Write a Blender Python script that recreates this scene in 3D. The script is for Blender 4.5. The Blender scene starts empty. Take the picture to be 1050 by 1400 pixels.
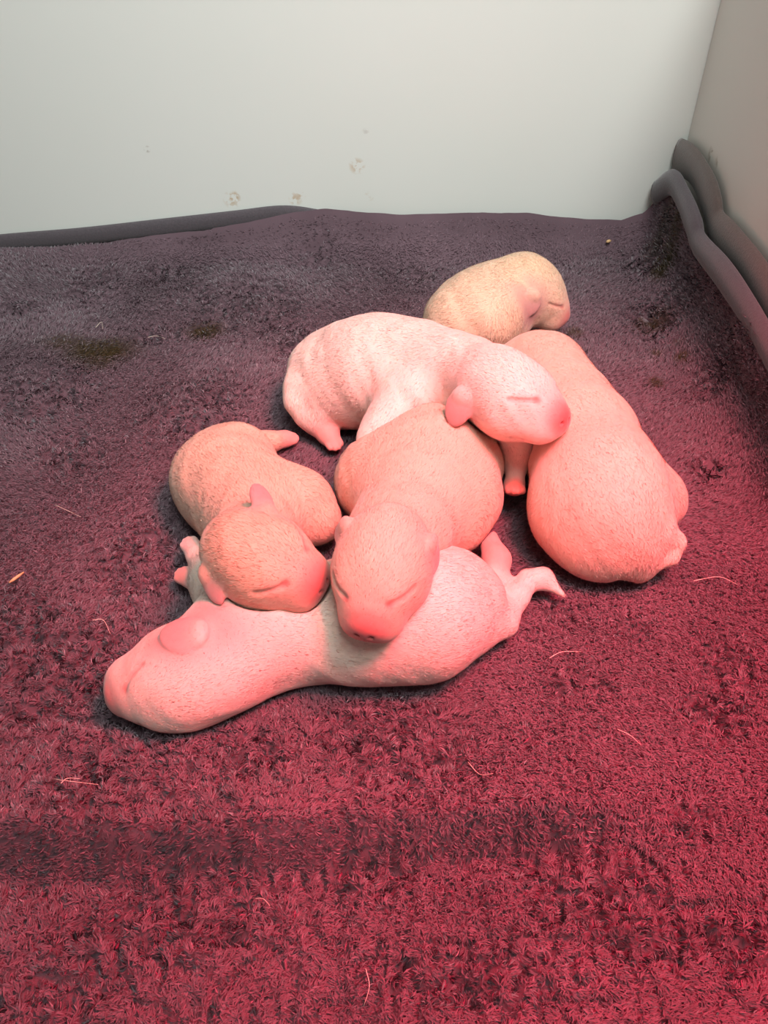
import bpy, math, random
import numpy as np
from mathutils import Vector

rng = np.random.default_rng(7)
random.seed(7)
SC = bpy.context.scene
COL = SC.collection

# ------------------------------------------------------------------ camera
FPX = 1150.0; CAMH = 0.40; PITCH = math.radians(43.0)
YW = 0.851; XW = 0.297; XL = -0.80
cd = bpy.data.cameras.new('camera'); cam = bpy.data.objects.new('camera', cd); COL.objects.link(cam)
cam.location = (0, 0, CAMH); cam.rotation_euler = (math.pi/2 - PITCH, 0, 0)
cd.sensor_fit = 'VERTICAL'; cd.sensor_height = 24.0; cd.lens = 24.0*FPX/1400.0
cd.clip_start = 0.01; cd.clip_end = 20
SC.camera = cam

# ------------------------------------------------------------------ light
W = bpy.data.worlds.new('room_light'); SC.world = W; W.use_nodes = True
bg = W.node_tree.nodes['Background']; bg.inputs[0].default_value = (0.90, 1.0, 0.97, 1); bg.inputs[1].default_value = 0.19

def look(o, tgt):
    o.rotation_euler = (Vector(tgt) - o.location).to_track_quat('-Z', 'Y').to_euler()
ld = bpy.data.lights.new('daylight_fill', 'AREA'); ld.energy = 5.3; ld.size = 0.7; ld.spread = math.radians(76); ld.color = (0.96, 1.0, 0.96)  # added fill for room daylight, spread narrowed so the back is brighter
lo = bpy.data.objects.new('daylight_fill', ld); COL.objects.link(lo); lo.location = (0.24, 0.05, 1.25); look(lo, (-0.08, 0.85, 0.06))
sd = bpy.data.lights.new('heat_lamp', 'SPOT'); sd.energy = 84; sd.color = (1.0, 0.010, 0.065)
sd.spot_size = math.radians(72); sd.spot_blend = 1.0; sd.shadow_soft_size = 0.11
so = bpy.data.objects.new('heat_lamp', sd); COL.objects.link(so); so.location = (0.255, 0.19, 0.74); look(so, (0.12, 0.235, 0.0))

SC.view_settings.view_transform = 'Standard'; SC.view_settings.look = 'None'
SC.view_settings.gamma = 1.0; SC.view_settings.use_curve_mapping = False
SC.view_settings.exposure = 0.0

# ------------------------------------------------------------------ photo pixel -> place
CT, ST = math.cos(PITCH), math.sin(PITCH)
def ray(px, py):
    a = (px-525.0)/FPX; b = (700.0-py)/FPX
    return np.array([a, CT + b*ST, -ST + b*CT])
CAMP = np.array([0, 0, CAMH])
def PZ(px, py, z): d = ray(px, py); return CAMP + d*((z-CAMH)/d[2])
def PX(px, py, X): d = ray(px, py); return CAMP + d*(X/d[0])
def PY(px, py, Y): d = ray(px, py); return CAMP + d*(Y/d[1])
def depth(p): return float(np.dot(np.asarray(p)-CAMP, [0, CT, -ST]))
def N(v): v = np.asarray(v, float); return v/np.linalg.norm(v)

# ------------------------------------------------------------------ noise
_T = np.random.default_rng(3).random((256, 256))
def vn(x, y, seed=0):
    x = np.asarray(x)+seed*17.31; y = np.asarray(y)+seed*7.77
    xi = np.floor(x).astype(int); yi = np.floor(y).astype(int); fx = x-xi; fy = y-yi
    fx = fx*fx*(3-2*fx); fy = fy*fy*(3-2*fy)
    a = _T[xi & 255, yi & 255]; b = _T[(xi+1) & 255, yi & 255]; c = _T[xi & 255, (yi+1) & 255]; d = _T[(xi+1) & 255, (yi+1) & 255]
    return (a*(1-fx)+b*fx)*(1-fy)+(c*(1-fx)+d*fx)*fy
def fbm(x, y, seed=0, o=3):
    s = 0; a = 1; t = 0
    for i in range(o): s = s+a*vn(x*2**i, y*2**i, seed+i*5); t += a; a *= .5
    return s/t
def sstep(a, b, x): t = np.clip((x-a)/(b-a), 0, 1); return t*t*(3-2*t)

# ------------------------------------------------------------------ helpers
def tag(o, label=None, cat=None, group=None, kind=None):
    if label: o['label'] = label
    if cat: o['category'] = cat
    if group: o['group'] = group
    if kind: o['kind'] = kind
    return o
def empty(name, loc):
    o = bpy.data.objects.new(name, None); COL.objects.link(o); o.location = loc; o.empty_display_size = .01; return o
def mesh_np(name, V, faces, k, mat, parent=None, smooth=True, colors=None):
    """V (n,3) world coordinates; faces (m,k)"""
    V = np.asarray(V, np.float32); faces = np.asarray(faces, np.int32)
    if parent is not None: V = V - np.array(parent.location, np.float32)
    me = bpy.data.meshes.new(name)
    me.vertices.add(len(V)); me.vertices.foreach_set('co', V.ravel())
    me.loops.add(faces.size); me.loops.foreach_set('vertex_index', faces.ravel())
    me.polygons.add(len(faces)); me.polygons.foreach_set('loop_start', np.arange(0, faces.size, k, dtype=np.int32))
    me.polygons.foreach_set('loop_total', np.full(len(faces), k, np.int32))
    me.polygons.foreach_set('use_smooth', np.full(len(faces), smooth))
    me.update(calc_edges=True)
    if colors is not None:
        c = np.ones((len(V), 4), np.float32); c[:, :3] = colors
        at = me.color_attributes.new('tint', 'FLOAT_COLOR', 'POINT'); at.data.foreach_set('color', c.ravel())
    me.materials.append(mat)
    o = bpy.data.objects.new(name, me); COL.objects.link(o)
    if parent is not None: o.parent = parent
    return o
def new_mat(name):
    m = bpy.data.materials.new(name); m.use_nodes = True
    return m, m.node_tree, m.node_tree.nodes['Principled BSDF']
def tube(path, rad, seg=8, flat=None):
    """closed-ended tube along path; rad scalar or array; flat=(wx,wn,dirn) gives an elliptic section"""
    P = np.asarray(path, float); n = len(P); R = np.broadcast_to(np.asarray(rad, float), (n,))
    T = np.gradient(P, axis=0); T /= np.linalg.norm(T, axis=1)[:, None]
    ref = np.array([0.13, .21, .97]) if flat is None else np.asarray(flat[2], float)
    A = ref - (T@ref)[:, None]*T; A /= np.linalg.norm(A, axis=1)[:, None]; B = np.cross(T, A)
    fa, fb = (1, 1) if flat is None else (flat[0], flat[1])
    ang = np.linspace(0, 2*np.pi, seg, endpoint=False)
    V = P[:, None, :] + R[:, None, None]*(np.cos(ang)[None, :, None]*A[:, None, :]*fa + np.sin(ang)[None, :, None]*B[:, None, :]*fb)
    F = []
    for i in range(n-1):
        for j in range(seg):
            F.append((i*seg+j, i*seg+(j+1) % seg, (i+1)*seg+(j+1) % seg, (i+1)*seg+j))
    V = V.reshape(-1, 3); c0 = len(V); V = np.vstack([V, P[0], P[-1]])
    for j in range(seg):
        F.append((c0, (j+1) % seg, j, c0)); F.append((c0+1, (n-1)*seg+j, (n-1)*seg+(j+1) % seg, c0+1))
    return V, F
def mesh_py(name, V, F, mat, parent=None, smooth=True):
    F = [tuple(dict.fromkeys(f)) for f in F]
    if parent is not None: V = np.asarray(V) - np.array(parent.location)
    me = bpy.data.meshes.new(name); me.from_pydata([tuple(v) for v in V], [], F)
    me.polygons.foreach_set('use_smooth', [smooth]*len(F)); me.materials.append(mat); me.update()
    o = bpy.data.objects.new(name, me); COL.objects.link(o)
    if parent is not None: o.parent = parent
    return o
def box(name, x0, x1, y0, y1, z0, z1, mat):
    V = [(x, y, z) for x in (x0, x1) for y in (y0, y1) for z in (z0, z1)]
    F = [(0, 1, 3, 2), (4, 6, 7, 5), (0, 4, 5, 1), (2, 3, 7, 6), (0, 2, 6, 4), (1, 5, 7, 3)]
    return mesh_py(name, V, F, mat, smooth=False)
def catmull(pts, n):
    P = np.asarray(pts, float); P = np.vstack([2*P[0]-P[1], P, 2*P[-1]-P[-2]]); out = []
    t = np.linspace(0, len(P)-3-1e-6, n)
    for tt in t:
        i = int(tt); f = tt-i; a, b, c, d = P[i:i+4]
        out.append(.5*((2*b)+(-a+c)*f+(2*a-5*b+4*c-d)*f*f+(-a+3*b-3*c+d)*f**3))
    return np.array(out)

# ------------------------------------------------------------------ materials
def wall_material(name, base, stains):
    m, nt, p = new_mat(name); ns, lk = nt.nodes, nt.links
    geo = ns.new('ShaderNodeNewGeometry')
    nz = ns.new('ShaderNodeTexNoise'); nz.inputs['Scale'].default_value = 6; nz.inputs['Detail'].default_value = 4
    lk.new(geo.outputs['Position'], nz.inputs['Vector'])
    mx = ns.new('ShaderNodeMix'); mx.data_type = 'RGBA'
    mx.inputs['A'].default_value = (*base, 1); mx.inputs['B'].default_value = (base[0]*.965, base[1]*.97, base[2]*.955, 1)
    lk.new(nz.outputs['Fac'], mx.inputs['Factor']); cur = mx.outputs['Result']
    fine = ns.new('ShaderNodeTexNoise'); fine.inputs['Scale'].default_value = 190; fine.inputs['Detail'].default_value = 3
    lk.new(geo.outputs['Position'], fine.inputs['Vector'])
    for (c, r, colr, st) in stains:
        d = ns.new('ShaderNodeVectorMath'); d.operation = 'DISTANCE'; d.inputs[1].default_value = tuple(c)
        lk.new(geo.outputs['Position'], d.inputs[0])
        mr = ns.new('ShaderNodeMapRange'); mr.inputs['From Min'].default_value = r; mr.inputs['From Max'].default_value = r*.2
        lk.new(d.outputs['Value'], mr.inputs['Value'])
        th = ns.new('ShaderNodeMapRange'); th.inputs['From Min'].default_value = .47; th.inputs['From Max'].default_value = .56
        lk.new(fine.outputs['Fac'], th.inputs['Value'])
        mu = ns.new('ShaderNodeMath'); mu.operation = 'MULTIPLY'; lk.new(mr.outputs[0], mu.inputs[0]); lk.new(th.outputs[0], mu.inputs[1])
        m2 = ns.new('ShaderNodeMath'); m2.operation = 'MULTIPLY'; lk.new(mu.outputs[0], m2.inputs[0]); m2.inputs[1].default_value = st
        x = ns.new('ShaderNodeMix'); x.data_type = 'RGBA'; x.inputs['B'].default_value = (*colr, 1)
        lk.new(cur, x.inputs['A']); lk.new(m2.outputs[0], x.inputs['Factor']); cur = x.outputs['Result']
    lk.new(cur, p.inputs['Base Color']); p.inputs['Roughness'].default_value = .38; p.inputs['Specular IOR Level'].default_value = .35
    return m
def wp(x, y): return PY(x, y, YW)
tan = (.50, .33, .17)
M_wall = wall_material('white_melamine', (.76, .78, .75), [
    (wp(488, 227), .009, tan, .85), (wp(317, 273), .010, tan, .7), (wp(322, 268), .006, tan, .7), (wp(404, 272), .008, tan, .7),
    (wp(412, 267), .005, tan, .6), (wp(201, 204), .004, (.3, .25, .2), .8), (wp(500, 180), .004, (.5, .48, .44), .5), (wp(505, 268), .006, tan, .4)])
M_wallr = wall_material('cream_melamine', (.74, .70, .65), [(PX(972, 212, XW), .009, (.3, .24, .18), .8), (PX(980, 222, XW), .006, (.3, .24, .18), .6)])
M_floor, nt, p = new_mat('floor_board'); p.inputs['Base Color'].default_value = (.45, .42, .38, 1); p.inputs['Roughness'].default_value = .6
nz = nt.nodes.new('ShaderNodeTexNoise'); nz.inputs['Scale'].default_value = 30
cr = nt.nodes.new('ShaderNodeValToRGB'); cr.color_ramp.elements[0].color = (.40, .37, .33, 1); cr.color_ramp.elements[1].color = (.5, .47, .42, 1)
nt.links.new(nz.outputs['Fac'], cr.inputs['Fac']); nt.links.new(cr.outputs['Color'], p.inputs['Base Color'])

def pile_mat(name, sheen=.5):
    m, nt, p = new_mat(name); ns, lk = nt.nodes, nt.links
    at = ns.new('ShaderNodeAttribute'); at.attribute_name = 'tint'
    lk.new(at.outputs['Color'], p.inputs['Base Color'])
    p.inputs['Roughness'].default_value = .9; p.inputs['Specular IOR Level'].default_value = .1
    p.inputs['Sheen Weight'].default_value = sheen; p.inputs['Sheen Roughness'].default_value = .45
    p.inputs['Sheen Tint'].default_value = (.92, .86, .93, 1)
    return m
M_pile = pile_mat('plush_pile', .22)
def cloth_mat(name, c, scale):
    m, nt, p = new_mat(name); ns, lk = nt.nodes, nt.links
    tc = ns.new('ShaderNodeNewGeometry')
    nz = ns.new('ShaderNodeTexNoise'); nz.inputs['Scale'].default_value = scale; nz.inputs['Detail'].default_value = 4
    lk.new(tc.outputs['Position'], nz.inputs['Vector'])
    cr = ns.new('ShaderNodeValToRGB'); cr.color_ramp.elements[0].color = (c[0]*.7, c[1]*.7, c[2]*.7, 1); cr.color_ramp.elements[1].color = (c[0]*1.3, c[1]*1.3, c[2]*1.3, 1)
    lk.new(nz.outputs['Fac'], cr.inputs['Fac']); lk.new(cr.outputs['Color'], p.inputs['Base Color'])
    bp = ns.new('ShaderNodeBump'); bp.inputs['Strength'].default_value = .4; bp.inputs['Distance'].default_value = .001
    lk.new(nz.outputs['Fac'], bp.inputs['Height']); lk.new(bp.outputs['Normal'], p.inputs['Normal'])
    p.inputs['Roughness'].default_value = .85; p.inputs['Sheen Weight'].default_value = .3; p.inputs['Specular IOR Level'].default_value = .2
    return m
M_bind = cloth_mat('grey_binding', (.085, .072, .082), 600)
M_bindr = cloth_mat('taupe_binding', (.115, .088, .080), 600)
M_stitch = cloth_mat('stitch_thread', (.18, .155, .17), 800)

def skin_mat():
    m, nt, p = new_mat('puppy_coat'); ns, lk = nt.nodes, nt.links
    at = ns.new('ShaderNodeAttribute'); at.attribute_name = 'tint'
    geo = ns.new('ShaderNodeNewGeometry')
    nz = ns.new('ShaderNodeTexNoise'); nz.inputs['Scale'].default_value = 380; nz.inputs['Detail'].default_value = 4
    lk.new(geo.outputs['Position'], nz.inputs['Vector'])
    mr = ns.new('ShaderNodeMapRange'); mr.inputs['To Min'].default_value = .9; mr.inputs['To Max'].default_value = 1.08
    lk.new(nz.outputs['Fac'], mr.inputs['Value'])
    mx = ns.new('ShaderNodeMix'); mx.data_type = 'RGBA'; mx.blend_type = 'MULTIPLY'; mx.inputs['Factor'].default_value = 1
    lk.new(at.outputs['Color'], mx.inputs['A']); lk.new(mr.outputs[0], mx.inputs['B'])
    lk.new(mx.outputs['Result'], p.inputs['Base Color'])
    bp = ns.new('ShaderNodeBump'); bp.inputs['Strength'].default_value = .14; bp.inputs['Distance'].default_value = .0006
    lk.new(nz.outputs['Fac'], bp.inputs['Height']); lk.new(bp.outputs['Normal'], p.inputs['Normal'])
    p.inputs['Roughness'].default_value = .62; p.inputs['Specular IOR Level'].default_value = .25
    p.inputs['Subsurface Weight'].default_value = .25; p.inputs['Subsurface Radius'].default_value = (1, .35, .25); p.inputs['Subsurface Scale'].default_value = .004
    p.inputs['Sheen Weight'].default_value = .25; p.inputs['Sheen Roughness'].default_value = .5
    return m
M_skin = skin_mat()
M_fur, nt, p = new_mat('puppy_fur')
at = nt.nodes.new('ShaderNodeAttribute'); at.attribute_name = 'tint'; nt.links.new(at.outputs['Color'], p.inputs['Base Color'])
p.inputs['Roughness'].default_value = .6; p.inputs['Specular IOR Level'].default_value = .3
M_hair, nt, p = new_mat('pale_loose_hair')
nz = nt.nodes.new('ShaderNodeTexNoise'); nz.inputs['Scale'].default_value = 90
cr = nt.nodes.new('ShaderNodeValToRGB'); cr.color_ramp.elements[0].color = (.62, .5, .4, 1); cr.color_ramp.elements[1].color = (.85, .76, .66, 1)
nt.links.new(nz.outputs['Fac'], cr.inputs['Fac']); nt.links.new(cr.outputs['Color'], p.inputs['Base Color'])
M_straw, nt, p = new_mat('straw_crumb')
nz = nt.nodes.new('ShaderNodeTexNoise'); nz.inputs['Scale'].default_value = 300
cr = nt.nodes.new('ShaderNodeValToRGB'); cr.color_ramp.elements[0].color = (.55, .33, .14, 1); cr.color_ramp.elements[1].color = (.75, .5, .26, 1)
nt.links.new(nz.outputs['Fac'], cr.inputs['Fac']); nt.links.new(cr.outputs['Color'], p.inputs['Base Color'])

# ------------------------------------------------------------------ the box
tag(box('floor', XL, XW, -.45, YW, -.050, -.030, M_floor), 'wooden board floor of the whelping box under the blanket', kind='structure')
tag(box('wall_back', XL-.015, XW+.015, YW, YW+.015, -.050, .32, M_wall), 'white smooth back panel of the whelping box with small brown smudges', kind='structure')
tag(box('wall_right', XW, XW+.015, -.45, YW-.0012, -.050, .32, M_wallr), 'cream side panel of the whelping box rising behind the turned up blanket', kind='structure')
tag(box('wall_left', XL-.015, XL, -.45, YW-.0012, -.050, .32, M_wallr), 'cream side panel of the whelping box on the empty side', kind='structure')

# ------------------------------------------------------------------ blanket surface
roll_px = [(928, 238), (944, 262), (958, 296), (966, 322), (1000, 362), (1040, 420), (1090, 505)]
XR = .279
roll = np.array([PX(a, b, XR) for a, b in roll_px]); roll[0, 1] = min(roll[0, 1], .838)
roll_ext = np.vstack([roll, [XR, .20, .078], [XR, 0, .074], [XR, -.2, .076]])
_o = np.argsort(roll_ext[:, 1]); _ry, _rz = roll_ext[_o, 1], roll_ext[_o, 2]
def ztop_r(y): return np.interp(y, _ry, _rz)
bk_px = [(-260, 372), (0, 346), (120, 334), (240, 316), (340, 300), (400, 287), (440, 282), (500, 285), (560, 290), (640, 287), (720, 287), (800, 296), (850, 299), (880, 290), (905, 268), (922, 244)]
YB = .842
bk = np.array([PY(a, b, YB) for a, b in bk_px])
def ztop_b(x): return np.interp(x, bk[:, 0], bk[:, 2])

def fp(px, py): q = PZ(px, py, 0); return q[0], q[1]
def patch(x, y, px, py, rpx, ry=None):
    cx, cy = fp(px, py); d = math.hypot(cy, CAMH)*1.0
    rx = rpx*d/FPX; q = PZ(px, py-(ry or rpx*.62), 0); r2 = max(abs(q[1]-cy), .004)
    return np.exp(-(((x-cx)/rx)**2+((y-cy)/r2)**2)**1.5)
rough_px = [(340, 415, 62, 36), (265, 400, 30, 16), (225, 365, 28, 10), (125, 382, 32, 24), (290, 325, 26, 14), (25, 415, 28, 12), (270, 560, 66, 42), (60, 530, 62, 34),
    (215, 455, 40, 8), (95, 610, 40, 26), (200, 765, 62, 50), (110, 905, 66, 52), (40, 930, 60, 70), (30, 860, 50, 40), (440, 350, 26, 14), (480, 305, 60, 12), (540, 1010, 105, 50),
    (560, 1045, 80, 36), (110, 1100, 42, 50), (270, 1230, 110, 80), (150, 1290, 80, 50), (820, 1200, 85, 70), (930, 1270, 110, 45), (950, 1112, 48, 28),
    (1000, 905, 44, 42), (985, 975, 50, 34), (865, 850, 30, 20), (720, 1000, 26, 20), (345, 1040, 50, 34), (905, 435, 46, 26), (1000, 540, 46, 22),
    (970, 640, 26, 16), (690, 312, 50, 20), (580, 370, 34, 8), (790, 930, 44, 28), (1040, 1300, 60, 60), (640, 300, 34, 10), (880, 370, 24, 18), (800, 520, 22, 14),
    (760, 830, 40, 18), (60, 1380, 90, 50), (500, 1180, 60, 30), (620, 1330, 90, 40), (420, 470, 40, 20)]
def rough_at(x, y):
    r = 0
    for a in rough_px: r = np.maximum(r, patch(x, y, *a))
    near = sstep(.50, .22, y)*sstep(.22, -.02, x)*.75
    return np.clip(r + near*fbm(x*14, y*14, 9)+.05, 0, 1)
_gx = np.arange(-.83, .31, .002); _gy = np.arange(-.43, .88, .002)
_RG = rough_at(*np.meshgrid(_gx, _gy, indexing='ij'))
def rough(x, y):
    a = np.clip((np.asarray(x)-_gx[0])/.002, 0, len(_gx)-1.001); b = np.clip((np.asarray(y)-_gy[0])/.002, 0, len(_gy)-1.001)
    i = a.astype(int); j = b.astype(int); a = a-i; b = b-j
    return (_RG[i, j]*(1-a)+_RG[i+1, j]*a)*(1-b)+(_RG[i, j+1]*(1-a)+_RG[i+1, j+1]*a)*b
fold = np.array([fp(*q) for q in [(-420, 1165), (0, 1150), (250, 1150), (400, 1135), (520, 1122), (700, 1112), (850, 1106), (960, 1090)]])
def folds(x, y):
    fy = np.interp(x, fold[:, 0], fold[:, 1]); d = y-fy      # d>0 is beyond the crest
    amp = .021*sstep(fold[7, 0], fold[5, 0], x)
    up = np.exp(-np.clip(d, 0, 1)/.05)
    dn = np.where(d < 0, 1-1.75*sstep(0, -.020, d)*np.exp(-np.clip(-d-.02, 0, 1)/.055), 1)
    h = amp*np.where(d >= 0, up, dn*np.exp(-np.clip(-d, 0, 1)/.07))
    # shallow lengthwise crease towards the front
    cx = fp(462, 1230)[0]; h = h-.004*np.exp(-((x-cx)/.006)**2)*sstep(.33, .24, y)
    return h
def height(x, y):
    r = rough(x, y)
    h = (fbm(x*5, y*5, 1)-.5)*.016 + (fbm(x*16, y*16, 2)-.5)*.010
    h = h + folds(x, y)
    h = h + r*((fbm(x*85, y*85, 4, 2)-.5)*.013 + .001)
    h = h - r*.0095*np.exp(-((vn(x*115, y*115, 71)-.5)/.12)**2)
    # ripples in the rear of the blanket
    a = np.array([fp(*q) for q in [(130, 335), (330, 318), (410, 300)]]); 
    ry = np.interp(x, a[:, 0], a[:, 1]); h = h + .010*np.exp(-((y-ry)/.022)**2)*sstep(-.42, -.30, x)*sstep(-.02, -.09, x)
    # flatter where the litter lies
    c = fp(560, 740); w = np.exp(-(((x-c[0])/.18)**2+((y-c[1])/.19)**2)**2); h = h*(1-.85*w) - .003*w
    return h
U0 = .236; RAD = XR-.004-U0; LARC = RAD*math.pi/2; UMAX = U0+LARC+.045
def surf(u, v):
    a = np.clip(u-U0, 0, None); th = np.clip(a/RAD, 0, math.pi/2)
    x = np.where(a > 0, U0+RAD*np.sin(th), u)
    y = np.minimum(v, YB)
    zx = RAD*(1-np.cos(th)) + np.clip(a-LARC, 0, None)
    zx = zx*ztop_r(y)/(RAD+.045)
    xb = x
    zt = ztop_b(xb); wd = np.clip(.035+.9*np.clip(zt-.03, 0, 1), .02, .08)
    t = np.clip((v-(YB-wd))/wd, 0, 1); zy = np.clip(zt, 0, 1)*t**1.8
    k = .012; z = np.maximum(zx, zy); hh = np.clip(k-np.abs(zx-zy), 0, None)/k; z = z+hh*hh*k/4*np.where((zx > .001) & (zy > .001), 1, 0)
    z = np.minimum(z, ztop_r(y)-.006-.022*sstep(YB-.03, YB-.008, y)+np.clip(.25-x, 0, 1)*3)
    fade = 1-np.clip(np.maximum(sstep(0, LARC, a)*.75, sstep(.6, 1, t)*.8), 0, 1)
    hz = height(x, y)
    z = z + hz*fade
    x = x - np.where(a > 0, np.sin(th)*(.006*fbm(y*22, zx*40, 6)+.010*(fbm(y*9+5, zx*16, 8)-.5)), 0)
    y = y - sstep(.6, 1, t)*.006*fbm(x*30, zx*20, 12)
    return np.stack([x, y, z], -1)
def normals(u, v, e=.0015):
    du = surf(u+e, v)-surf(u-e, v); dv = surf(u, v+e)-surf(u, np.maximum(v-e, -9)); n = np.cross(du, dv)
    l = np.linalg.norm(n, axis=-1, keepdims=True); n = n/np.maximum(l, 1e-12)
    w = np.where((np.asarray(u) < U0)[..., None], n[..., 2:3], (n@np.array([-.65, -.3, .7]))[..., None]); return np.where(w < 0, -n, n)
stain_px = [(900, 388, 13, 9, 1.), (897, 365, 16, 10, .6), (890, 440, 24, 10, .6), (930, 493, 9, 6, .9), (898, 480, 8, 5, .8), (895, 521, 10, 6, .9), (925, 475, 8, 4, .6),
    (785, 448, 12, 7, .6), (135, 470, 50, 15, .9), (90, 458, 40, 8, .6), (280, 447, 26, 9, .8), (130, 488, 30, 8, .5), (580, 372, 9, 4, .6), (800, 518, 12, 8, .3)]
BASE = np.array([.156, .102, .124])
def pile_color(x, y, jit):
    c = BASE*(1+.35*(fbm(x*22, y*22, 20)-.5)[..., None])
    s = 0
    for (a, b, rx, ry, st) in stain_px: s = np.maximum(s, st*patch(x, y, a, b, rx, ry))
    s = np.clip(s*(.8+fbm(x*120, y*120, 31)), 0, 1)[..., None]
    c = c*(1-s)+np.array([.050, .034, .012])*s
    return np.clip(c*jit[..., None], .004, 1)

root_b = empty('plush_blanket', (-.1, .35, 0))
tag(root_b, 'dark grey plush blanket with matted pile lining the box and turned up its walls', 'blanket')
us = np.concatenate([np.arange(XL+.006, U0, .0033), np.linspace(U0, UMAX, 46)]); vs = np.concatenate([np.arange(-.40, YB-.08, .0033), np.linspace(YB-.08, YB, 44)])
UU, VV = np.meshgrid(us, vs, indexing='ij'); PV = surf(UU, VV).reshape(-1, 3)
nu, nv = UU.shape; idx = np.arange(nu*nv).reshape(nu, nv)
Q = np.stack([idx[:-1, :-1], idx[1:, :-1], idx[1:, 1:], idx[:-1, 1:]], -1).reshape(-1, 4)
colr = pile_color(PV[:, 0], PV[:, 1], np.full(len(PV), .75))
_w = sstep(U0-.03, U0+.012, UU).reshape(-1, 1); _b = (1-.85*sstep(YB-.05, YB-.006, VV)).reshape(-1, 1)
PVs = PV - (np.array([0, 0, 1.])*(1-_w)+normals(UU, VV).reshape(-1, 3)*_w)*.0060*_b; PVs[:, 1] = np.minimum(PVs[:, 1], YW-.002)
mesh_np('ground_cloth', PVs, Q, 4, M_pile, root_b, True, colr)

def make_pile(n, u0, u1, v0, v1, wid, length, name, keep=None):
    u = rng.uniform(u0, u1, n); v = rng.uniform(v0, v1, n)
    if keep is not None:
        m = rng.random(n) < keep(u, v); u, v = u[m], v[m]
    n = len(u); nn = normals(u, v); b = surf(u, v) - nn*.0018
    x, y = b[:, 0], b[:, 1]; r = rough(x, y)
    cs = .0042; ci = np.floor(u/cs).astype(int); cj = np.floor(v/cs).astype(int)
    h1 = _T[ci & 255, cj & 255]; h2 = _T[(ci*7+31) & 255, (cj*5+11) & 255]; h3 = _T[(ci*3+90) & 255, (cj*11+57) & 255]
    lay = 2*np.pi*(fbm(u*4.2+3, v*4.2, 40, 2)-.5)*1.6 - .6 + .8*(vn(u*30, v*30, 44)-.5)
    la = np.stack([np.cos(lay), np.sin(lay), np.zeros(n)], -1)
    ca = 2*np.pi*h1; lc = np.stack([np.cos(ca), np.sin(ca), np.zeros(n)], -1)
    w = np.clip(r*1.1, 0, .95)[:, None]
    d = la*(1-w)+lc*w + .55*rng.normal(size=(n, 3))*np.array([1, 1, .25])
    d = d - (d*nn).sum(-1, keepdims=True)*nn
    d /= np.maximum(np.linalg.norm(d, axis=1, keepdims=True), 1e-6)
    lean = (.95-.45*r*h2+rng.normal(0, .12, n))[:, None]
    L = (length*rng.uniform(.7, 1.25, n)*(1+.45*r*(h3-.3)))[:, None]
    up = np.sqrt(np.clip(1-np.clip(lean, 0, .985)**2, .02, 1))
    cc = np.stack([(ci+.5)*cs-u, (cj+.5)*cs-v, np.zeros(n)], -1)
    mid = b + L*.5*(d*lean*.55+nn*(up*.6+.38)) + cc*.12*w
    tip = b + L*(d*lean*.85+nn*(up*.5+.27)) + cc*.45*w
    side = np.cross(nn, d); side = side + nn*rng.normal(0, .45, (n, 1)); side /= np.linalg.norm(side, axis=1, keepdims=True)
    wd = (wid*rng.uniform(.7, 1.3, n))[:, None]
    gn = (np.cross(side, tip-b)*nn).sum(1, keepdims=True); side = np.where(gn > 0, -side, side)
    V = np.stack([b, mid+side*wd*.5, tip, mid-side*wd*.5], 1).reshape(-1, 3)
    base = np.arange(n)[:, None]*4
    T = np.concatenate([base+[0, 3, 1], base+[3, 2, 1]]).astype(np.int32)
    vn_ = nn*.75+d*(.35*rng.normal(size=(n, 1))+.15)+side*.35*rng.normal(size=(n, 1)); vn_ /= np.linalg.norm(vn_, axis=1, keepdims=True)
    c = pile_color(x, y, rng.uniform(.78, 1.22, n)*(1-.30*r*(h2 > .6)))
    o = mesh_np(name, V, T, 3, M_pile, root_b, True, np.repeat(c, 4, 0)); tag(o, kind='stuff')
    o.data.normals_split_custom_set_from_vertices(np.repeat(vn_, 4, 0).astype(np.float32)); return o
def keepf(u, v):
    d = np.sqrt(u**2+v**2+CAMH**2); lim = .10+.56*np.clip(v+.12, 0, 1)
    inside = np.where(np.abs(u) < lim+.03, 1.0, .28)
    inside = np.where((u > .16) & (v > .2), 1.0, inside)*np.where((u > UMAX-.03) & (v > YB-.05), 0, 1)
    return np.clip((.46/d)**1.3, 0, 1)*inside*np.where(v < .06, .3, 1)
make_pile(1500000, XL+.01, UMAX-.003, -.10, YB-.004, .0008, .0044, 'pile', keepf)

# bound edge of the blanket
def strip_px(px, f): return np.array([f(a, b) for a, b in px])
bp_ = strip_px([(-300, 352), (-120, 333), (0, 320), (110, 311), (220, 299), (320, 288), (385, 281), (430, 286), (470, 296)], lambda a, b: PY(a, b, YB+.002))
bp_[:, 2] -= .0095; bp_[:, 1] = np.linspace(YB+.001, YB+.003, len(bp_))
pa = catmull(bp_, 60)
V, F = tube(pa, .0095, 10, (1, .42, (0, 0, 1))); hem = mesh_py('binding', V, F, M_bind, root_b)
tag(hem, 'flat grey binding along the blanket edge')
for i in range(2, 58, 1):
    a = pa[i]*.7+pa[i+1]*.3 if i < 59 else pa[i]; b = pa[i]*.3+pa[min(i+1, 59)]*.7
    q = np.array([a, b]); q[:, 1] -= .0043; q[:, 2] -= .0035
    V, F = tube(q, .0005, 5); s = mesh_py('stitch', V, F, M_stitch, hem)
    s.parent = hem; s.matrix_parent_inverse.identity(); s.location = -hem.location
    for vtx in s.data.vertices: vtx.co += hem.location
br_px = [(936, 207), (950, 212), (966, 236), (978, 268), (984, 296), (1004, 318), (1030, 348), (1056, 392), (1100, 470)]
brp = strip_px(br_px, lambda a, b: PX(a, b, .290)); brp[0, 1] = .846
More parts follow.
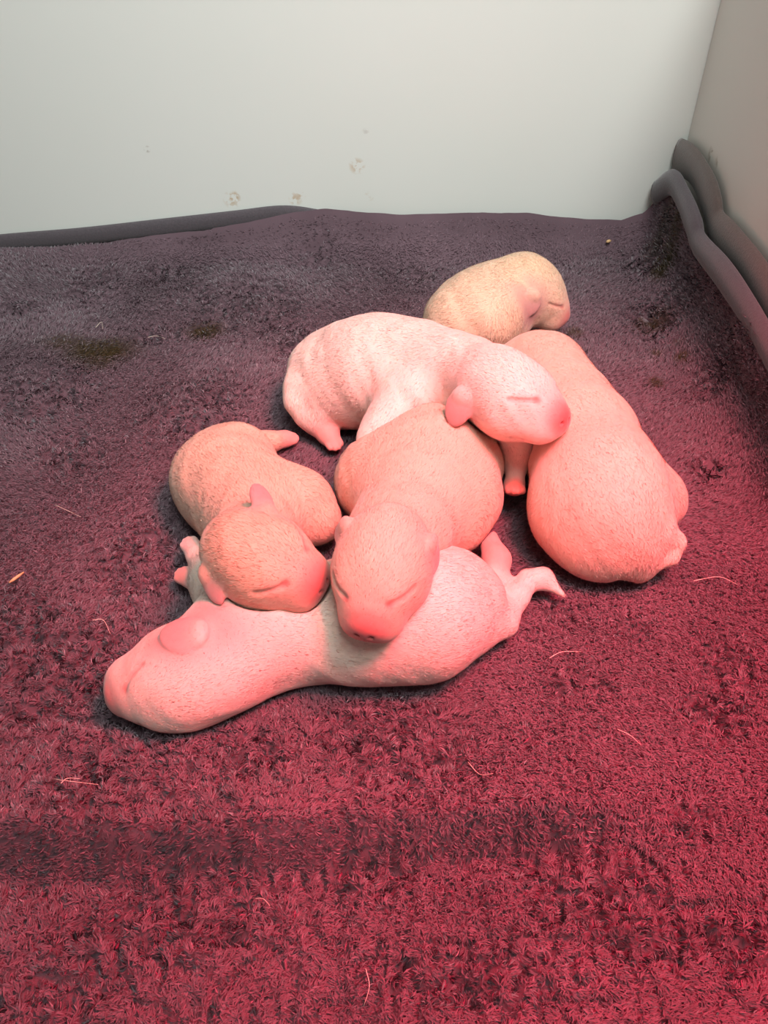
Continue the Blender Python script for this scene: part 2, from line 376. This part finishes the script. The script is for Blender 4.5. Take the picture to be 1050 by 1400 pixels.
brp = np.vstack([brp, [.290, .2, .092], [.290, 0, .090], [.290, -.2, .092]]); brp[:, 2] -= .009
pb = catmull(brp, 90)
V, F = tube(pb, .0130*(1+.04*np.sin(np.arange(90)*.37)), 12, (1.2, .40, (0, 0, 1)))
tag(mesh_py('binding', V, F, M_bindr, root_b), 'taupe binding standing against the side panel')
rp = roll_ext.copy(); rp[:, 2] -= .008; rp[:, 0] = XR-.004
pr = catmull(np.vstack([[XR-.0045, YB-.002, rp[0, 2]-.026], rp]), 90)
V, F = tube(pr, .0105*(1+.05*np.sin(np.arange(90)*.31)), 14, (1.12, .55, (0, 0, 1)))
tag(mesh_py('rolled_edge', V, F, M_bind, root_b), 'dark grey rolled fold below the taupe binding')

# ------------------------------------------------------------------ implicit puppies
def smin(a, b, k):
    h = np.clip(k-np.abs(a-b), 0, None)/k; return np.minimum(a, b)-h*h*k*.25
class Prim:
    def __init__(s, kind, k, col, fur, flow, **kw):
        s.kind, s.k, s.col, s.fur, s.flow = kind, k, np.array(col, float), fur, np.array(flow, float); s.__dict__.update(kw)
    def bbox(s):
        if s.kind == 'cone': return np.minimum(s.a-s.ra, s.b-s.rb), np.maximum(s.a+s.ra, s.b+s.rb)
        r = max(s.r); return s.c-r, s.c+r
    def d(s, P):
        if s.kind == 'cone':
            ba = s.b-s.a; L2 = ba@ba; pa = P-s.a; t = np.clip((pa@ba)/max(L2, 1e-12), 0, 1)
            q = pa-t[..., None]*ba; return np.sqrt((q*q).sum(-1))-(s.ra+(s.rb-s.ra)*t)
        q = (P-s.c)@s.M.T; k0 = np.sqrt(((q/s.r)**2).sum(-1)); k1 = np.sqrt(((q/s.r**2)**2).sum(-1))
        return k0*(k0-1)/np.maximum(k1, 1e-9)
CREAM = (.68, .475, .36); WHITE = (.79, .65, .56); TAN = (.80, .62, .40); PINK = (.74, .31, .27); NOSE = (.45, .06, .065); LID = (.30, .09, .08); EARC = (.46, .25, .235); PAD = (.74, .22, .17)

class Pup:
    def __init__(s, col): s.p = []; s.carv = []; s.paint = []; s.col = col
    def node(s, px, py, r, z=None):
        zz = .03 if z is None else z
        for _ in range(6):
            q = PZ(px, py, zz); R = r*depth(q)/FPX
            if z is None: zz = R*.92
        return q, R
    def chain(s, nodes, k=.02, col=None, fur=1., flow=None):
        Q = [s.node(*n) for n in nodes]
        for (a, ra), (b, rb) in zip(Q[:-1], Q[1:]):
            s.p.append(Prim('cone', k, s.col if col is None else col, fur, N(b-a) if flow is None else flow, a=a, b=b, ra=ra*.965, rb=rb*.965))
        return Q
    def blob(s, px, py, r, z=None, k=.02, col=None, fur=1., flow=(0, 0, -1)):
        q, R = s.node(px, py, r, z); s.p.append(Prim('ell', k, s.col if col is None else col, fur, flow, c=q, r=np.array([R]*3), M=np.eye(3))); return q, R
    def ell(s, c, r, M, k, col=None, fur=1., flow=(0, 0, -1)):
        s.p.append(Prim('ell', k, s.col if col is None else col, fur, flow, c=np.asarray(c, float), r=np.asarray(r, float), M=np.asarray(M, float)))
    def sdf(s, P):
        D = np.full(P.shape[:-1], 1.0)
        for q in s.p: D = smin(D, q.d(P), q.k)
        return D
    def onto(s, p, off=0.):
        p = np.array(p, float)
        for _ in range(6):
            e = 2e-4; S = np.array([p, p+[e, 0, 0], p+[0, e, 0], p+[0, 0, e]]); d = s.sdf(S); g = (d[1:]-d[0])/e; p = p-(d[0]-off)*g/max(g@g, .2)
        return p
    def head(s, skull, nose, up, sc=1., col=None, ears=(1, 1), earspec=None, sides=(1, -1)):
        """skull, nose = world points"""
        col = s.col if col is None else col
        f = N(nose-skull); l = N(np.cross(up, f)); u = np.cross(f, l); R = np.stack([f, l, u]); m = .001*sc
        G = lambda x, y, z: skull+(f*x+l*y+u*z)*m
        back = -f
        s.ell(skull-f*1.5*m, np.array([29.5, 25, 23.5])*m, R, .020, col, flow=back)
        for y in (1, -1):
            s.ell(G(9, 11*y, -8), np.array([16, 14, 14])*m, R, .010, col, flow=N(back+l*y*.5))
            s.ell(G(17.5, 11.5*y, 4.2), np.array([8.5, 7, 7])*m, R, .010, col, flow=N(back+l*y*.6))
        s.p.append(Prim('cone', .018, col, .8, back, a=G(12, 0, -6), b=G(32, 0, -8), ra=20*m, rb=15.5*m))
        for y in (1, -1): s.ell(G(34, 7.5*y, -12), np.array([10.5, 9, 9])*m, R, .007, col, .5, flow=N(back+l*y*.8))
        s.ell(G(26, 0, -19), np.array([11, 9, 6])*m, R, .005, col, .6, flow=back)
        s.ell(G(42, 0, -5), np.array([5.8, 9.5, 7])*m, R, .0035, NOSE, 0, flow=back)
        # ears: small folded leaf shaped flaps
        for y, on in zip((1, -1), ears):
            if not on: continue
            e = (earspec or {}).get(y, dict(base=(-7, 21, 9), d=(.15, .55, -.82), n=(.25, .85, .45), L=17, w=8.5))
            bs = G(e['base'][0], e['base'][1]*y, e['base'][2]); D = N(f*e['d'][0]+l*e['d'][1]*y+u*e['d'][2])
            nn = f*e['n'][0]+l*e['n'][1]*y+u*e['n'][2]; nn = N(nn-(nn@D)*D); ww = np.cross(nn, D)
            L = e['L']*m; w = e['w']*m; M = np.stack([D, ww, nn]); bs = s.onto(bs)+nn*1.2*m
            s.ell(bs+D*L*.30, [L*.52, w, 2.0*m], M, .004, EARC, .12, flow=D)
            s.ell(bs+D*L*.62, [L*.40, w*.68, 1.7*m], M, .003, EARC, .12, flow=D)
            s.ell(bs+N(-D*.2+nn*.1)*m*2, [4.2*m, w*.62, 2.8*m], M, .004, col, .5, flow=D)
        # eyes: closed slits
        for y in (1, -1):
            pts = [s.onto(G(12+(14.2-9.5*t)*1.3, (8.2+7.4*t)*1.3*y, -2+(6.2-1.2*t*(1-t))*1.3)) for t in np.linspace(0, 1, 8)]
            for a, b in zip(pts[:-1], pts[1:]): s.carv.append((a, b, .85*m, .0016))
            for q in pts: s.paint.append((q, 2.8*m, LID, .66, 0))
            s.paint.append((pts[0], 4.6*m, LID, .75, 0)); s.paint.append(((pts[3]+pts[4])/2, 9*m, PINK, .35, .4))
            mo = [s.onto(G(*q)) for q in ((41, 2*y, -16), (36, 9.5*y, -17.5), (28, 13*y, -17), (20, 16*y, -16))]
            for a, b in zip(mo[:-1], mo[1:]): s.carv.append((a, b, .8*m, .0016))
            for q in mo: s.paint.append((q, 2.4*m, LID, .4, 0))
            s.carv.append((G(47.5, 3.6*y, -5.5), G(44, 5.0*y, -5.5), 1.3*m, .001))
            s.paint.append((s.onto(G(47.5, 3.6*y, -5.5)), 2*m, LID, .7, 0))
        for q, r, c, st in ((G(27, 0, 0), 24, PINK, .5), (G(38, 0, -6), 25, PINK, .9), (G(45, 0, -5), 19, NOSE, .9)):
            s.paint.append((q, r*m, c, st, .7))
        return R, G
    def paw(s, c, d, up, sc=1., col=PINK, toes=True):
        d = N(d); l = N(np.cross(up, d)); u = np.cross(d, l); M = np.stack([d, l, u]); m = .001*sc
        s.ell(c, np.array([9, 6.5, 5])*m, M, .006, col, .15, flow=d)
        for i, y in enumerate((-1.5, -.5, .5, 1.5)):
            x = 8.5 if abs(y) < 1 else 6.3
            s.ell(c+(d*x+l*y*3.0-u*.6)*m, np.array([4.0, 2.0, 2.6])*m, M, .0018, col, .05, flow=d)
    def build(s, root, others, vox=.001, nfur=65000, flen=.0028, floorz=-.004):
        bb = [q.bbox() for q in s.p]; lo = np.min([b[0] for b in bb], 0)-.008; hi = np.max([b[1] for b in bb], 0)+.014
        lo[2] = max(lo[2], floorz-.004)
        n = np.ceil((hi-lo)/vox).astype(int)+1; F = np.full(n, .03, np.float32)
        ax = [lo[i]+vox*np.arange(n[i]) for i in range(3)]
        def region(b0, b1, pad):
            i0 = np.clip(((b0-pad-lo)/vox).astype(int), 0, n); i1 = np.clip(((b1+pad-lo)/vox).astype(int)+2, 0, n); return tuple(slice(a, b) for a, b in zip(i0, i1))
        def pts(sl): return np.stack(np.meshgrid(ax[0][sl[0]], ax[1][sl[1]], ax[2][sl[2]], indexing='ij'), -1)
        for q, b in zip(s.p, bb):
            sl = region(b[0], b[1], q.k+.003)
            if min(x.stop-x.start for x in sl) <= 0: continue
            F[sl] = smin(F[sl], q.d(pts(sl)), q.k)
        for (a, b, r, k) in s.carv:
            sl = region(np.minimum(a, b)-r, np.maximum(a, b)+r, k+.003)
            if min(x.stop-x.start for x in sl) <= 0: continue
            c = Prim('cone', k, (0, 0, 0), 0, (0, 0, 1), a=np.array(a), b=np.array(b), ra=r, rb=r)
            F[sl] = -smin(-F[sl], c.d(pts(sl)), k)
        for o in others:       # soft bodies press into each other: keep a hair's gap
            D = np.full(n, .03, np.float32)
            for q in o.p:
                b = q.bbox(); sl = region(b[0], b[1], q.k+.004)
                if min(x.stop-x.start for x in sl) <= 0: continue
                D[sl] = smin(D[sl], q.d(pts(sl)), q.k)
            F = -smin(-F, D-.0008, .002)
        F = -smin(-F, np.broadcast_to((ax[2]-floorz)[None, None, :], n), .006)
        V, Qd = nets(F, lo, vox)
        # keep the main piece only
        V, Qd = main_piece(V, Qd)
        # colours and hair flow
        W = 0; C = 0; FU = 0; FL = 0
        for q in s.p:
            w = np.exp(-np.clip(q.d(V), -.02, .05)/.0022)[:, None]; w = np.minimum(w, 50)
            W = W+w; C = C+w*q.col; FU = FU+w*q.fur; FL = FL+w*q.flow
        C = C/W; FU = (FU/W)[:, 0]; FL = FL/W
        for (c, r, cc, st, fk) in s.paint:
            t = np.clip(1-np.linalg.norm(V-c, axis=1)/r, 0, 1); t = t*t*(3-2*t)*st
            C = C*(1-t[:, None])+np.array(cc)*t[:, None]; FU = FU*(1-t*(1-fk))
        mot = (fbm(V[:, 0]*45+V[:, 2]*30, V[:, 1]*45-V[:, 2]*20, 60)-.5)
        C = C*(1+.10*mot[:, None])*np.array([1, 1, 1])
        body = mesh_np('body', V, Qd, 4, M_skin, root, True, C)
        nr = np.zeros(len(V)*3, np.float32); body.data.vertices.foreach_get('normal', nr); NR = nr.reshape(-1, 3)
        dsp = .0013*(2*fbm(V[:, 0]*62+V[:, 2]*50, V[:, 1]*62-V[:, 2]*35, 60, 2)-1)*np.clip(FU-.3, 0, 1)
        V = V+NR*dsp[:, None]; body.data.vertices.foreach_set('co', (V-np.array(root.location)).astype(np.float32).ravel()); body.data.update()
        # fur
        a, b, c, d = (V[Qd[:, i]] for i in range(4)); ar = np.linalg.norm(np.cross(c-a, d-b), axis=1)*.5
        pr_ = ar*FU[Qd].mean(1)*(V[Qd[:, 0], 2] > .004); pick = rng.choice(len(Qd), nfur, p=pr_/pr_.sum())
        uv = rng.random((nfur, 2)); w4 = np.stack([(1-uv[:, 0])*(1-uv[:, 1]), uv[:, 0]*(1-uv[:, 1]), uv[:, 0]*uv[:, 1], (1-uv[:, 0])*uv[:, 1]], 1)
        ip = lambda A: (A[Qd[pick]]*w4[..., None]).sum(1)
        p0, nn, fl, cc, fu = ip(V), ip(NR), ip(FL), ip(C), ip(FU[:, None])[:, 0]
        nn /= np.linalg.norm(nn, axis=1, keepdims=True)
        fl = fl+.0*nn; fl = fl-(fl*nn).sum(1, keepdims=True)*nn; fl += rng.normal(0, .16, fl.shape); fl = fl-(fl*nn).sum(1, keepdims=True)*nn
        fl /= np.maximum(np.linalg.norm(fl, axis=1, keepdims=True), 1e-5)
        L = (flen*rng.uniform(.6, 1.2, nfur)*(.35+.65*fu))[:, None]
        tip = p0+L*(fl*.98+nn*.17); sd_ = np.cross(nn, fl)*(.00014*rng.uniform(.7, 1.3, (nfur, 1)))
        mid = p0+L*.5*(fl*.95+nn*.26)
        FV = np.stack([p0+sd_-nn*.0002, p0-sd_-nn*.0002, tip], 1).reshape(-1, 3)
        T = (np.arange(nfur)[:, None]*3+[0, 1, 2]).astype(np.int32)
        hc = np.clip(cc*rng.uniform(.80, 1.16, (nfur, 1))*1.03, 0, .93)
        o = mesh_np('fur', FV, T, 3, M_fur, root, True, np.repeat(hc, 3, 0)); tag(o, kind='stuff')
        fn_ = nn+rng.normal(0, .42, nn.shape); o.data.normals_split_custom_set_from_vertices(np.repeat(fn_/np.linalg.norm(fn_, axis=1, keepdims=True), 3, 0).astype(np.float32))
        return body
def nets(F, lo, h):
    I = F < 0; n = F.shape
    cnt = np.zeros((n[0]-1, n[1]-1, n[2]-1), np.int8)
    for i in (0, 1):
        for j in (0, 1):
            for k in (0, 1): cnt += I[i:n[0]-1+i, j:n[1]-1+j, k:n[2]-1+k]
    cell = np.argwhere((cnt > 0) & (cnt < 8)); idx = np.full(cnt.shape, -1, np.int64); idx[tuple(cell.T)] = np.arange(len(cell))
    acc = np.zeros((len(cell), 3)); num = np.zeros(len(cell))
    cor = [np.array(c) for c in ((0, 0, 0), (1, 0, 0), (0, 1, 0), (0, 0, 1), (1, 1, 0), (1, 0, 1), (0, 1, 1), (1, 1, 1))]
    for a in cor:
        for axis in range(3):
            if a[axis]: continue
            b = a.copy(); b[axis] = 1; fa = F[tuple((cell+a).T)]; fb = F[tuple((cell+b).T)]; m = (fa < 0) != (fb < 0)
            t = np.where(m, fa/np.where(m, fa-fb, 1), 0); pos = a+np.outer(t, b-a); acc += pos*m[:, None]; num += m
    V = lo+h*(cell+acc/num[:, None]); Q = []
    for axis in range(3):
        o1, o2 = [(1, 2), (2, 0), (0, 1)][axis]
        sl = [slice(None)]*3; s2 = [slice(None)]*3; sl[axis] = slice(0, n[axis]-1); s2[axis] = slice(1, n[axis])
        A = I[tuple(sl)]; B = I[tuple(s2)]; e = np.argwhere(A != B)
        e = e[(e[:, o1] > 0) & (e[:, o2] > 0) & (e[:, o1] < n[o1]-1) & (e[:, o2] < n[o2]-1)]
        s = A[tuple(e.T)]; d1 = np.zeros(3, int); d1[o1] = 1; d2 = np.zeros(3, int); d2[o2] = 1
        q = np.stack([idx[tuple((e-d1-d2).T)], idx[tuple((e-d2).T)], idx[tuple(e.T)], idx[tuple((e-d1).T)]], 1)
        q[~s] = q[~s][:, ::-1]; Q.append(q)
    return V, np.concatenate(Q)
def main_piece(V, Q):
    lab = np.arange(len(V))
    for _ in range(400):
        m = lab[Q].min(1); new = lab.copy()
        for i in range(4): np.minimum.at(new, Q[:, i], m)
        new = new[new]
        if (new == lab).all(): break
        lab = new
    u, c = np.unique(lab, return_counts=True); k = lab == u[c.argmax()]
    mp = np.cumsum(k)-1; Q = Q[k[Q[:, 0]]]; return V[k], mp[Q]
def hs(sk, no): print('head scale', np.linalg.norm(no-sk)/.0475)
GRP = 'newborn puppies asleep on the blanket'
def pup_root(px, py, label):
    q = PZ(px, py, 0); o = empty('puppy', (q[0], q[1], 0)); tag(o, label, 'puppy', GRP); return o

# --- puppy lying over the pile, head to the side panel
p4 = Pup(WHITE)
p4.chain([(462, 512, 68), (515, 508, 72, .047), (575, 512, 64, .054), (630, 520, 55, .066), (672, 527, 48, .080)], .022, flow=(-1, 0, 0))
p4.blob(455, 530, 50, .032, .015); p4.blob(545, 545, 40, .05, .015)
p4.chain([(420, 500, 18, .045), (404, 530, 10, .038), (402, 552, 7, .03), (410, 572, 4, .02)], .012)      # tail
p4.chain([(436, 545, 34, .026), (432, 572, 20, .018)], .012)
p4.chain([(432, 574, 17, .016), (446, 592, 15, .011)], .006, PINK, .3)
p4.paw(PZ(452, 599, .010), (.45, -.85, -.1), (0, -.2, 1), 1.05)
p4.chain([(552, 545, 36, .06), (525, 582, 25, .050), (508, 600, 20, .046)], .014)
p4.paw(PZ(503, 606, .046), (-.4, -.8, -.35), (-.3, -.3, .9), .9, WHITE)
p4.chain([(692, 570, 26, .065), (708, 608, 21, .04), (706, 636, 15, .026)], .012)
p4.chain([(706, 636, 14, .026), (704, 656, 13, .020)], .005, (.70, .45, .38), .4)
p4.paw(PZ(703, 667, .019), (-.05, -.75, .5), (0, .6, .75), 1.12, PAD)
sk = PZ(688, 533, .088); no = PZ(764, 561, .092); hs(sk, no)
p4.head(sk, no, np.array([.12, .10, .98]), 1.0, ears=(0, 1), earspec={-1: dict(base=(-14, 24, -3), d=(-.05, .35, -.9), n=(.1, .9, .3), L=19, w=10)})
# --- puppy in the middle
p3 = Pup(CREAM)
p3.chain([(612, 615, 72), (590, 650, 76), (565, 695, 70, .040), (540, 740, 60, .056), (527, 760, 52, .066)], .022, flow=(.4, .85, 0))
p3.blob(506, 656, 47, .027, .035); p3.blob(640, 690, 40, .026, .025); p3.blob(652, 630, 34, .024, .02); p3.blob(555, 610, 40, .032, .025); p3.blob(610, 720, 34, .02, .02)
sk = PZ(524, 760, .086); no = PZ(500, 850, .076); hs(sk, no)
e3 = {1: dict(base=(-10, 23, 2), d=(.25, .12, -.9), n=(.1, .95, .2), L=19, w=8), -1: dict(base=(-10, 21, 8), d=(.2, .5, -.8), n=(.2, .7, .6), L=12, w=6.5)}
p3.head(sk, no, np.array([-.12, -.30, .95]), .92, earspec=e3)
# --- puppy on the left, face against the middle one
p2 = Pup((.68, .475, .35))
p2.chain([(302, 645, 60), (325, 675, 66), (345, 705, 59, .036), (348, 735, 56, .052)], .022, flow=(-.6, .75, 0))
p2.blob(405, 690, 42, .03, .025); p2.chain([(420, 695, 36, .028), (440, 712, 27, .024)], .018); p2.blob(290, 660, 46, .026, .02); p2.blob(330, 625, 40, .028, .02)
p2.chain([(340, 605, 20, .016), (372, 604, 14, .012)], .012); p2.chain([(366, 604, 13, .011), (388, 600, 11, .009)], .006, PINK, .2)
p2.paw(PZ(392, 600, .009), (.95, .15, 0), (0, -.3, .95), .75)
p2.chain([(275, 615, 14, .03), (252, 640, 8, .016), (248, 665, 5, .008)], .012)
sk = PZ(343, 757, .072); no = PZ(432, 792, .072); hs(sk, no)
e2 = {1: dict(base=(-2, 23, 7), d=(-.75, .60, .30), n=(.35, .25, .9), L=18, w=6.8), -1: dict(base=(-15, 22, 0), d=(.80, .55, -.3), n=(-.3, .55, .75), L=18, w=6.5)}
p2.head(sk, no, np.array([-.02, -.30, .95]), .94, (.66, .45, .32), earspec=e2)
# --- puppy seen from behind, towards the side panel
p5 = Pup((.70, .50, .39))
p5.chain([(742, 505, 46, .022), (757, 532, 53, .025), (773, 566, 61, .029), (792, 605, 73, .033), (820, 670, 83, .037), (833, 702, 80, .037)], .022, flow=(.3, -.95, 0))
p5.blob(896, 684, 42, .024, .018); p5.blob(785, 705, 56, .028, .02); p5.blob(862, 740, 44, .024, .02); p5.blob(815, 745, 42, .021, .015); p5.blob(872, 766, 28, .014, .008)
p5.chain([(898, 728, 26, .036), (920, 742, 15, .028), (917, 761, 11, .022), (903, 768, 8, .019)], .005, (.80, .58, .46))
p5.chain([(775, 498, 18, .014), (793, 502, 12, .012)], .01); p5.paw(PZ(799, 505, .011), (.9, -.3, 0), (0, 0, 1), .9, (.78, .52, .45))
sk = PZ(738, 497, .028); no = sk+np.array([-.035, .024, -.008])
p5.head(sk, no, np.array([0, .1, 1.]), .92, ears=(1, 0), earspec={1: dict(base=(-8, 22, -8), d=(.1, .2, -.9), n=(.1, .9, .3), L=15, w=8)})
p5.carv.append((PZ(850, 800, .004), PZ(850, 784, .010), .002, .010))
# --- puppy furthest back
p6 = Pup((.73, .59, .42))
p6.chain([(622, 440, 46), (650, 424, 48), (685, 406, 42, .036), (712, 395, 34, .040)], .022, flow=(-.9, -.3, 0))
p6.blob(672, 442, 38, .024, .02); p6.chain([(690, 425, 30, .026), (697, 448, 22, .014)], .015); p6.paw(PZ(700, 456, .008), (.4, -.9, 0), (0, 0, 1), .8)
sk = PZ(728, 390, .042); no = PZ(764, 420, .026); hs(sk, no)
p6.head(sk, no, np.array([.45, -.12, .85]), .92, ears=(0, 1), earspec={-1: dict(base=(-2, 25, 0), d=(.35, .3, -.8), n=(.1, .9, .3), L=17, w=9)})
p6.paint.append((PZ(748, 396, .045), .014, PINK, .6, .5)); p6.paint.append((PZ(705, 372, .06), .030, TAN, .6, 1)); p6.paint.append((PZ(735, 368, .06), .026, TAN, .6, 1))
# --- puppy stretched out in front, back to the viewer
p1 = Pup((.755, .61, .52))
p1.chain([(262, 918, 60), (318, 890, 65), (380, 862, 62), (440, 850, 68), (510, 846, 78), (580, 838, 84), (632, 826, 62)], .022, flow=(1, .1, 0))
p1.blob(345, 850, 56, .03, .025); p1.blob(596, 812, 52, .03, .02)
p1.chain([(650, 858, 34, .020), (686, 850, 20, .016), (706, 816, 15, .015), (722, 795, 13, .014), (742, 791, 11, .012), (768, 812, 4, .008)], .008)
p1.chain([(318, 835, 30, .03), (290, 790, 21, .024), (272, 762, 16, .020)], .014); p1.paw(PZ(264, 750, .02), (-.55, .8, 0), (0, -.3, .95), .95, (.8, .5, .45))
p1.chain([(300, 830, 26, .018), (275, 803, 15, .013)], .012); p1.paw(PZ(259, 791, .011), (-.8, .55, 0), (0, -.3, .95), .95)
p1.chain([(640, 805, 36, .02), (672, 795, 20, .014)], .010); p1.chain([(678, 792, 18, .013), (679, 765, 18, .014), (668, 738, 14, .014)], .006, PINK, .2)
p1.paw(PZ(663, 728, .013), (-.35, .9, .1), (.5, -.5, .7), .75)
sk = PZ(261, 928, .030); no = PZ(180, 955, .026); hs(sk, no)
p1.head(sk, no, np.array([0, -.95, .28]), .95, ears=(0, 1), earspec={-1: dict(base=(-12, 24, 2), d=(.9, .15, -.25), n=(-.1, .85, .45), L=20, w=11), 1: dict(base=(-10, 20, 4), d=(-.5, .4, .2), n=(.1, .8, .5), L=12, w=8)})

r4 = pup_root(560, 600, 'white puppy sprawled across the others, dark pink nose resting beside a back')
r3 = pup_root(590, 700, 'cream puppy in the middle facing outward, chin on another puppy\'s back')
r2 = pup_root(320, 720, 'cream puppy with pricked ear pressing its red nose into another\'s cheek')
r5 = pup_root(810, 690, 'pink cream puppy seen from behind with head hidden and tail curled')
r6 = pup_root(660, 440, 'yellowish tan headed puppy facing the side panel behind the white sprawled one')
r1 = pup_root(450, 900, 'long white puppy stretched on its side under two heads, tail out')
p4.build(r4, []); p3.build(r3, [p4]); p2.build(r2, [p3]); p5.build(r5, [p4, p3]); p6.build(r6, [p4, p5]); p1.build(r1, [p2, p3])

# ------------------------------------------------------------------ loose hairs and crumbs on the blanket
def zs(x, y): return float(surf(np.array([x]), np.array([y]))[0, 2])
hairs = [((80, 1077), (98, 1092), (145, 1096), 'long curved pale hair on the blanket in front of the long white puppy\'s chin'), ((96, 1096), (104, 1088), (120, 1087), 'short pale hair crossing a longer curved hair on the blanket'),
    ((345, 1217), (358, 1222), (368, 1233), 'short orange lit hair stuck in matted pile below the blanket fold'), ((128, 852), (142, 850), (150, 864), 'pale hair on the blanket by the long white puppy\'s nose'),
    ((752, 895), (770, 886), (796, 886), 'pale hair on the blanket beyond the tip of the outstretched tail'), ((845, 994), (862, 1003), (876, 1016), 'straight pale hair on the brightest red stretch of blanket'),
    ((200, 452), (212, 450), (224, 452), 'straight white hair on grey pile beside the brown stain'), ((128, 437), (136, 430), (138, 440), 'bent white hair just above the large brown stain'),
    ((72, 680), (92, 690), (108, 700), 'faint pale hair on brushed pile left of the cream puppy\'s rump'), ((640, 1042), (655, 1062), (672, 1070), 'curved pale hair beside the matted patch before the stretched puppy\'s belly'),
    ((500, 1325), (505, 1350), (497, 1372), 'upright pale hair along the lengthwise crease of the blanket'), ((950, 790), (985, 784), (1010, 794), 'arched pale hair on the blanket between the curled tail and side panel')]
for i, h in enumerate(hairs):
    pts = []
    for (a, b) in h[:3]:
        q = PZ(a, b, .006); pts.append([q[0], q[1], zs(q[0], q[1])+.0045])
    pa_ = catmull(pts, 9); c = pa_.mean(0)
    V, F = tube(pa_-c, np.linspace(.00022, .0001, 9), 5); o = mesh_py('dog_hair', V, F, M_hair); o.location = c
    tag(o, h[3], 'hair', 'loose dog hairs on the blanket')
for (a, b, L, ang, nm, lb) in ((830, 341, .0055, .4, 'crumb', 'tiny yellow crumb on the grey blanket near the back panel'), (22, 788, .011, .9, 'straw_bit', 'short orange bit of straw on the reddened blanket')):
    q = PZ(a, b, .004); z = zs(q[0], q[1])+.0045; d = np.array([math.cos(ang), math.sin(ang), .05])*L/2
    V, F = tube(np.array([-d, -d*.4, d*.3, d]), np.array([.5, 1, .9, .4])*(.0018 if nm == 'crumb' else .0011), 6)
    o = mesh_py(nm, V, F, M_straw); o.location = (q[0], q[1], z); tag(o, lb, 'crumb' if nm == 'crumb' else 'straw')
